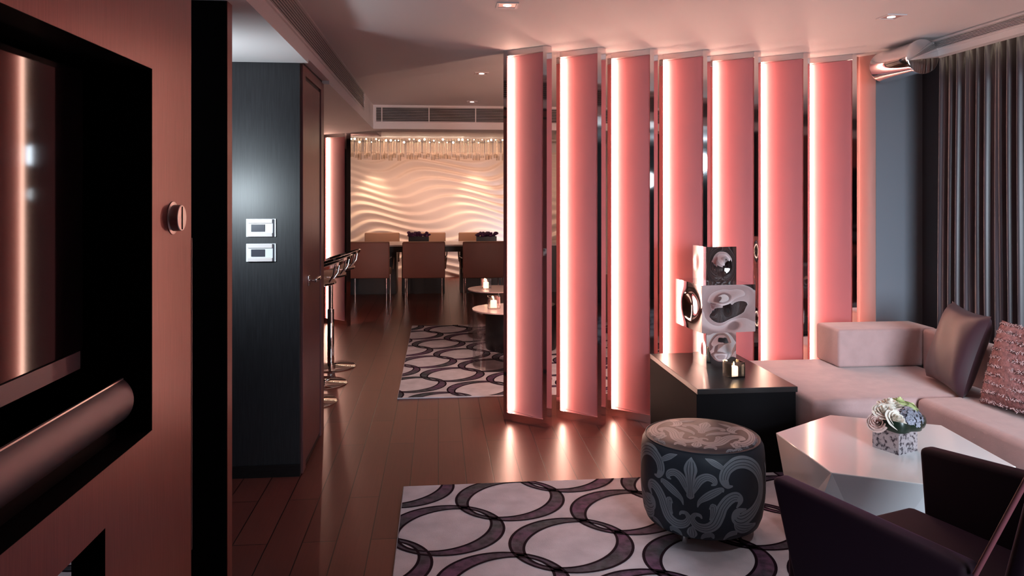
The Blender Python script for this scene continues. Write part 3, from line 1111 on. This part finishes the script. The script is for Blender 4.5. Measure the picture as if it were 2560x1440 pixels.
droop(rose(vloc(-0.045, 0.0, 0.135), 0.042, rose_m, (0.3, -0.4)), 'white rose at the left')
droop(rose(vloc(0.000, 0.035, 0.150), 0.044, rose_m, (0.1, 0.0)), 'white rose at the top')
droop(rose(vloc(-0.030, -0.045, 0.115), 0.042, rose_m, (0.8, -0.1)), 'white rose at the front')
droop(rose(vloc(-0.085, -0.015, 0.100), 0.036, blush_m, (0.5, -0.9)), 'blush rose')
droop(rose(vloc(0.055, 0.055, 0.155), 0.036, lime_m, (-0.1, 0.3)), 'lime green bloom')
droop(rose(vloc(0.095, 0.045, 0.140), 0.032, lime_m, (0.0, 0.8)), 'lime green bloom at the right')
hy = MB()
rg = random.Random(2)
hc = Vector(vloc(0.045, -0.030, 0.115))
for k in range(60):
    a, e = rg.uniform(0, 2 * math.pi), math.asin(rg.uniform(-0.25, 1))
    nrm = Vector((math.cos(a) * math.cos(e), math.sin(a) * math.cos(e), math.sin(e)))
    pos = hc + nrm * 0.053 * rg.uniform(0.9, 1.05)
    M_ = Matrix.Translation(pos) @ nrm.to_track_quat('Z', 'Y').to_matrix().to_4x4() @ Matrix.Rotation(rg.uniform(0, 3), 4, 'Z')
    for q in range(4):
        b4 = Matrix.Rotation(q * math.pi / 2, 4, 'Z')
        hy.add([(0, 0, 0), (0.006, -0.006, 0.002), (0.013, -0.004, 0.003), (0.015, 0, 0.001), (0.013, 0.004, 0.003), (0.006, 0.006, 0.002)], [(0, 1, 2, 3, 4, 5)], 0, M_ @ b4)
hy.ball(hc, 0.045, 14)
droop(hy.build('hydrangea', hyd_m, va), 'grey blue hydrangea head')


def leaf(pts, wd):
    b_ = MB()
    n_ = 10
    pts = [Vector(p_) for p_ in pts]
    vv, ff = [], []
    for i in range(n_ + 1):
        t = i / n_
        p_ = (1 - t) ** 2 * pts[0] + 2 * t * (1 - t) * pts[1] + t * t * pts[2]
        tg = (2 * (1 - t) * (pts[1] - pts[0]) + 2 * t * (pts[2] - pts[1])).normalized()
        out = Vector((p_.x, p_.y, 0)).normalized()
        sd = tg.cross(out).normalized()
        ww = wd * math.sin(math.pi * (0.06 + 0.90 * t)) ** 0.7
        vv += [p_ - sd * ww, p_ + out * 0.006, p_ + sd * ww]
    for i in range(n_):
        for k in range(2):
            a = i * 3 + k
            ff.append((a, a + 1, a + 4, a + 3))
    b_.add(vv, ff)
    return b_.build('leaf', leaf_m, va, smooth=179)


e = 0.073
leaf([(-e, 0.055, 0.118), (-e - 0.045, -0.125, 0.128), (0.015, -e - 0.004, 0.108)], 0.024)
leaf([(-0.05, -e - 0.01, 0.114), (0.125, -e - 0.05, 0.118), (e + 0.004, 0.02, 0.112)], 0.022)
leaf([(0.03, -e - 0.012, 0.112), (0.12, -0.095, 0.130), (0.150, 0.00, 0.118)], 0.022)
leaf([(e + 0.003, -0.05, 0.114), (e + 0.045, 0.05, 0.124), (0.05, e, 0.114)], 0.020)
leaf([(0.06, e, 0.112), (0, e + 0.04, 0.12), (-0.06, e, 0.112)], 0.020)

# ------------------------------------------------------------------ curtain and ceiling speaker
cu = MB()
ny = 1500
yy0, yy1 = -1.45, 4.46
rgc = random.Random(11)
phs = [rgc.uniform(0, 6.28) for _ in range(6)]
zs = [0.66 + (2.44 - 0.66) * k / 6 for k in range(7)]
zs = [0.02] + zs
for z in zs:
    for i in range(ny + 1):
        y = yy0 + (yy1 - yy0) * i / ny
        w1 = math.sin(2 * math.pi * y / 0.078 + phs[0] + 1.3 * math.sin(y * 3.1 + phs[1]))
        w2 = math.sin(2 * math.pi * y / 0.034 + phs[2] + 0.9 * math.sin(y * 5.3 + 0.6 * z))
        x = 3.165 + 0.022 * w1 + 0.011 * w2 * (1 - 0.25 * z / 2.4)
        cu.v.append((x, y + 0.010 * math.sin(3 * y + 1.5 * z), z))
for k in range(len(zs) - 1):
    for i in range(ny):
        a = k * (ny + 1) + i
        cu.f.append((a, a + 1, a + ny + 2, a + ny + 1))
        cu.m.append(0)
cuo = cu.build('curtain', curtain_m, smooth=179)
sm = cuo.modifiers.new('solid', 'SOLIDIFY')
sm.thickness = 0.003
tag(cuo, 'dark mauve satin curtain hanging in narrow folds along the right wall', 'curtain')

sp_ = thing('wall_speaker', 'polished steel half tube fixture tucked under the ceiling beside the curtain', 'speaker', (2.922, 4.66, 2.338))
ax = Vector((0.02, -1.0, 0.0)).normalized()
Ms = ax.to_track_quat('Z', 'Y').to_matrix().to_4x4()
MB().lathe([(0.097, 0.0), (0.100, 0.01), (0.100, 0.38)], 48, mat=Ms).build('tube', chrome, sp_, smooth=40)
Mt = Matrix.Translation(ax * 0.381) @ Ms
MB().lathe([(0.100, 0.0), (0.106, 0.003), (0.106, 0.012), (0.100, 0.016)], 48, mat=Mt).build('end_cap', chrome, sp_, smooth=40)

# ------------------------------------------------------------------ left partition fittings
tv = thing('television', 'black glass television in the niche of the left partition', 'television', (-1.104, 1.70, 0.975))
MB().rbox(-0.03, 0.02, -0.75, 0.70, 0.0, 0.905, 0.004, 2).build('housing', niche_black, tv)
MB().box(0.0205, 0.024, -0.745, 0.695, 0.055, 0.90).build('screen', tv_glass, tv)
MB().box(0.0205, 0.030, -0.75, 0.665, 0.0, 0.053).build('lower_bezel', satin_bar, tv)
kthing(tv)

sb = thing('soundbar', 'satin grey half round soundbar below the television', 'speaker', (-1.062, 1.45, 0.732))
g_ = MB()
sec = []
for k in range(15):
    a = R(-62 + 118 * k / 14)
    sec.append((0.025 + 0.077 * math.cos(a), 0.118 + 0.080 * math.sin(a)))
n_ = len(sec)
g_.v = [(x, -0.80, z) for x, z in sec] + [(x, 1.02, z) for x, z in sec]
for i in range(n_):
    g_.f.append((i, (i + 1) % n_, n_ + (i + 1) % n_, n_ + i))
    g_.m.append(0)
g_.f += [tuple(range(n_ - 1, -1, -1)), tuple(range(n_, 2 * n_))]
g_.m += [0, 0]
g_.build('shell', satin_bar, sb, smooth=35)
MB().box(-0.20, 0.055, -0.80, 1.0, 0.001, 0.047).build('base', niche_black, sb)
MB().box(-0.006, 0.002, -0.80, 1.02, -0.003, 0.003, mat=Matrix.Translation((sec[-1][0], 0, sec[-1][1]))).build('top_edge', brushed, sb)
kthing(sb)

kn = thing('wall_control', 'round steel control knob with a slot on the wine red partition', 'knob', (-0.93, 2.728, 1.417), R(90))
Mk = Matrix.Rotation(R(90), 4, 'X')
MB().lathe([(0.058, 0.0), (0.058, 0.003), (0.056, 0.004)], 48, mat=Mk).build('back_plate', brushed, kn, smooth=40)
MB().lathe([(0.046, 0.004), (0.046, 0.030), (0.044, 0.032)], 48, mat=Mk).build('drum', brushed, kn, smooth=40)
MB().box(-0.004, 0.004, -0.0335, -0.0325, -0.040, 0.040).build('slot', niche_black, kn)
kthing(kn)


def switch(label, z):
    t = thing('wall_switch', label, 'switch', (-0.934, 4.066, z), 0, 'white wall switches')
    MB().rbox(-0.077, 0.077, -0.008, 0.0, -0.048, 0.048, 0.002, 2).build('plate', plastic_white, t)
    fr_ = MB().rbox(-0.067, 0.060, -0.016, -0.0081, 0.024, 0.047, 0.003, 2)
    fr_.rbox(-0.067, 0.060, -0.016, -0.0081, -0.047, -0.026, 0.003, 2)
    fr_.build('rocker', vent_white, t)
    MB().box(-0.050, 0.020, -0.012, -0.0082, -0.020, 0.018).build('display', plastic_grey, t)
    MB().rbox(0.061, 0.068, -0.013, -0.0081, -0.046, 0.046, 0.0015, 2).build('side_slider', plastic_grey, t)


switch('white switch plate with dark display on the black wall, the upper one', 1.323)
switch('white switch plate with dark display on the black wall, the lower one', 1.1915)


# ------------------------------------------------------------------ bar stools
def stool(label, loc):
    t = thing('bar_stool', label, 'bar stool', loc, 0, 'chrome bar stools along the passage')
    MB().lathe([(0.213, 0.0), (0.215, 0.006), (0.205, 0.012), (0.06, 0.022), (0.03, 0.03)], 48).build('base', chrome, t, smooth=40)
    MB().lathe([(0.029, 0.03), (0.029, 0.50), (0.026, 0.505)], 24).build('sleeve', chrome, t, smooth=40)
    MB().lathe([(0.020, 0.505), (0.020, 0.835)], 20).build('post', chrome, t, smooth=40)
    MB().lathe([(0.05, 0.835), (0.19, 0.848), (0.208, 0.856), (0.208, 0.866)], 40).build('seat_pan', chrome, t, smooth=40)
    MB().lathe([(0.203, 0.8662), (0.206, 0.874), (0.195, 0.882), (0.05, 0.884)], 40).build('seat_pad', chair_top, t, smooth=50)
    # low curved back that climbs towards the passage side
    bk = MB()
    vv, ff = [], []
    n_ = 26
    for i in range(n_ + 1):
        a = R(-112 + 224 * i / n_)
        lift = math.cos(a)
        for (rr, zz) in ((0.226, 0.930 + 0.065 * lift), (0.240, 0.930 + 0.065 * lift), (0.246, 0.948 + 0.072 * lift), (0.232, 0.950 + 0.072 * lift)):
            vv.append((rr * math.cos(a) + 0.012, rr * math.sin(a), zz))
    for i in range(n_):
        for k in range(4):
            a, c_ = i * 4 + k, i * 4 + (k + 1) % 4
            ff.append((a, c_, c_ + 4, a + 4))
    ff += [(0, 1, 2, 3), tuple(n_ * 4 + k for k in (3, 2, 1, 0))]
    bk.add(vv, ff)
    bk.build('back_rail', chrome, t, smooth=50)
    for sy in (-1, 1):
        MB().tube([(0.165, sy * 0.10, 0.862), (0.205, sy * 0.118, 0.92), (0.217, sy * 0.124, 0.988)], 0.007, 8).build('back_stay', chrome, t, smooth=60)
    return t


s0 = stool('chrome bar stool farthest from the black wall, its whole post in view', (-0.932, 6.614, 0.0005))
dup(s0, 'chrome bar stool in the middle of the three behind the black wall', (-0.935, 6.03, 0.0005))
dup(s0, 'nearest chrome bar stool, only an edge of its base showing past the door', (-0.945, 5.50, 0.0005))

# ------------------------------------------------------------------ dining area
dt = thing('dining_table', 'long pale topped dining table with dark pedestals before the wave wall', 'dining table', (0.35, 11.6, 0))
MB().rbox(-1.9, 1.9, -0.42, 0.42, 0.725, 0.75, 0.004, 2).build('tabletop', table_white, dt)
MB().box(-1.86, 1.86, -0.38, 0.38, 0.64, 0.724).build('apron', ebony, dt)
for (pa, pb) in ((-1.75, -0.98), (-0.90, -0.255), (-0.02, 1.6)):
    MB().box(pa, pb, -0.25, 0.25, 0, 0.638).build('pedestal', ebony, dt)


def chair(label, loc, rz):
    """local -y is the back"""
    t = thing('dining_chair', label, 'chair', loc, rz, 'tan dining chairs around the long table')
    bk = MB()
    bk.rbox(-0.285, 0.285, -0.30, -0.268, 0.375, 0.858, 0.012, 3)
    bk.build('backrest', chair_fab, t, smooth=50)
    MB().rbox(-0.283, 0.283, -0.2675, -0.215, 0.48, 0.866, 0.016, 3).build('back_cushion', chair_top, t, smooth=50)
    MB().rbox(-0.265, 0.265, -0.267, 0.28, 0.375, 0.475, 0.025, 3).build('seat', chair_top, t, smooth=50)
    for sx in (-1, 1):
        for sy in (-0.26, 0.24):
            MB().tube([(sx * 0.245, sy, 0.0), (sx * 0.245, sy, 0.374)], 0.011, 10).build('leg', chrome, t, smooth=60)
        MB().tube([(sx * 0.292, -0.23, 0.64), (sx * 0.305, 0.10, 0.64), (sx * 0.305, 0.18, 0.60), (sx * 0.292, 0.20, 0.45)], 0.010, 10).build('armrest', chrome, t, smooth=60)
    return t


ch = chair('tan dining chair on the near side of the table, the leftmost of three backs', (-0.93, 10.42, 0.0005), R(-2))
dup(ch, 'tan dining chair on the near side of the table, the middle of three backs', (-0.195, 10.36, 0.0005), R(0))
dup(ch, 'tan dining chair on the near side of the table, the one beside the leftmost fin', (0.605, 10.32, 0.0005), R(1))
dup(ch, 'tan dining chair across the table, left of the flower boxes', (-0.93, 12.28, 0.0005), R(180))
dup(ch, 'tan dining chair across the table, partly behind the left flower box', (-0.165, 12.25, 0.0005), R(180))
dup(ch, 'tan dining chair across the table, partly behind the right flower box', (0.62, 12.22, 0.0005), R(180))


def flower_box(label, loc):
    t = thing('flower_box', label, 'flowers', loc, 0, 'flower boxes on the dining table')
    MB().box(-0.155, 0.155, -0.07, 0.07, 0, 0.105).build('box', ebony, t, bevel=0.003)
    rg_ = random.Random(int(loc[0] * 1000))
    b_ = MB()
    for k in range(46):
        x, y, z = rg_.uniform(-0.165, 0.165), rg_.uniform(-0.075, 0.075), 0.112 + rg_.uniform(0, 0.05)
        b_.ball((x, y, z), rg_.uniform(0.018, 0.034), 8, 0, (1, 1, 0.75))
    o_ = b_.build('blooms', violet_m, t, smooth=179)
    o_['kind'] = 'stuff'
    return t


flower_box('black box of violet flowers on the dining table, the left one', (-0.30, 11.55, 0.7505))
flower_box('black box of violet flowers on the dining table, the right one by the fin', (0.735, 11.48, 0.7505))

cd = thing('crystal_chandelier', 'row of hanging glass tubes with sparkling bulbs before the wave wall', 'chandelier', (0.2, 12.75, H))
MB().box(-2.25, 2.25, -0.22, 0.22, -0.022, 0).build('canopy', chrome, cd)
rgd = random.Random(21)
for k in range(50):
    x = -2.2 + 3.45 * k / 49 + rgd.uniform(-0.012, 0.012)
    y = (-0.14, 0.10)[k % 2]
    ln = rgd.uniform(0.30, 0.36)
    r_ = rgd.uniform(0.028, 0.034)
    MB().lathe([(r_, -0.023 - ln), (r_, -0.023)], 16, mat=Matrix.Translation((x, y, 0)), cap=False).build('glass_tube', crystal, cd, smooth=40)
for k in range(44):
    x = -2.2 + 3.45 * k / 43 + rgd.uniform(-0.03, 0.03)
    z = -0.036 - rgd.choice((0, 0, 0, 0.02, 0.05))
    MB().ball((x, rgd.choice((-0.195, -0.205)), z), rgd.choice((0.007, 0.011, 0.016)), 8).build('bulb', bulb, cd, smooth=179)


def round_table(label, loc):
    t = thing('side_table', label, 'side table', loc, 0, 'clear round side tables')
    r_ = 0.288
    MB().lathe([(r_, 0.001), (r_, 0.480)], 56, cap=False).build('acrylic_drum', clear, t, smooth=40)
    MB().lathe([(r_ - 0.002, 0.001), (r_ - 0.002, 0.004)], 56).build('bottom_disc', clear, t, smooth=40)
    MB().lathe([(r_ + 0.004, 0.4805), (r_ + 0.006, 0.486), (r_ + 0.004, 0.492)], 56).build('top_disc', table_pinkglass, t, smooth=40)
    return t


tb1 = round_table('clear round acrylic side table with pale top, the nearer of the two', (0.585, 6.49, 0.0140))
dup(tb1, 'clear round acrylic side table with pale top, the farther of the two', (0.600, 7.86, 0.0140))
candle('lit candle in a square glass holder on the nearer acrylic table', (0.480, 6.50, 0.505), 0.105)
candle('lit candle in a square glass holder on the farther acrylic table', (0.500, 7.86, 0.505), 0.105)
po = thing('drum_stool', 'black drum stool standing behind the nearer acrylic table', 'stool', (0.80, 7.22, 0.0140), R(20))
MB().lathe([(0.34, 0.0), (0.345, 0.02), (0.345, 0.40), (0.33, 0.42)], 48).build('body', ebony, po, smooth=40)
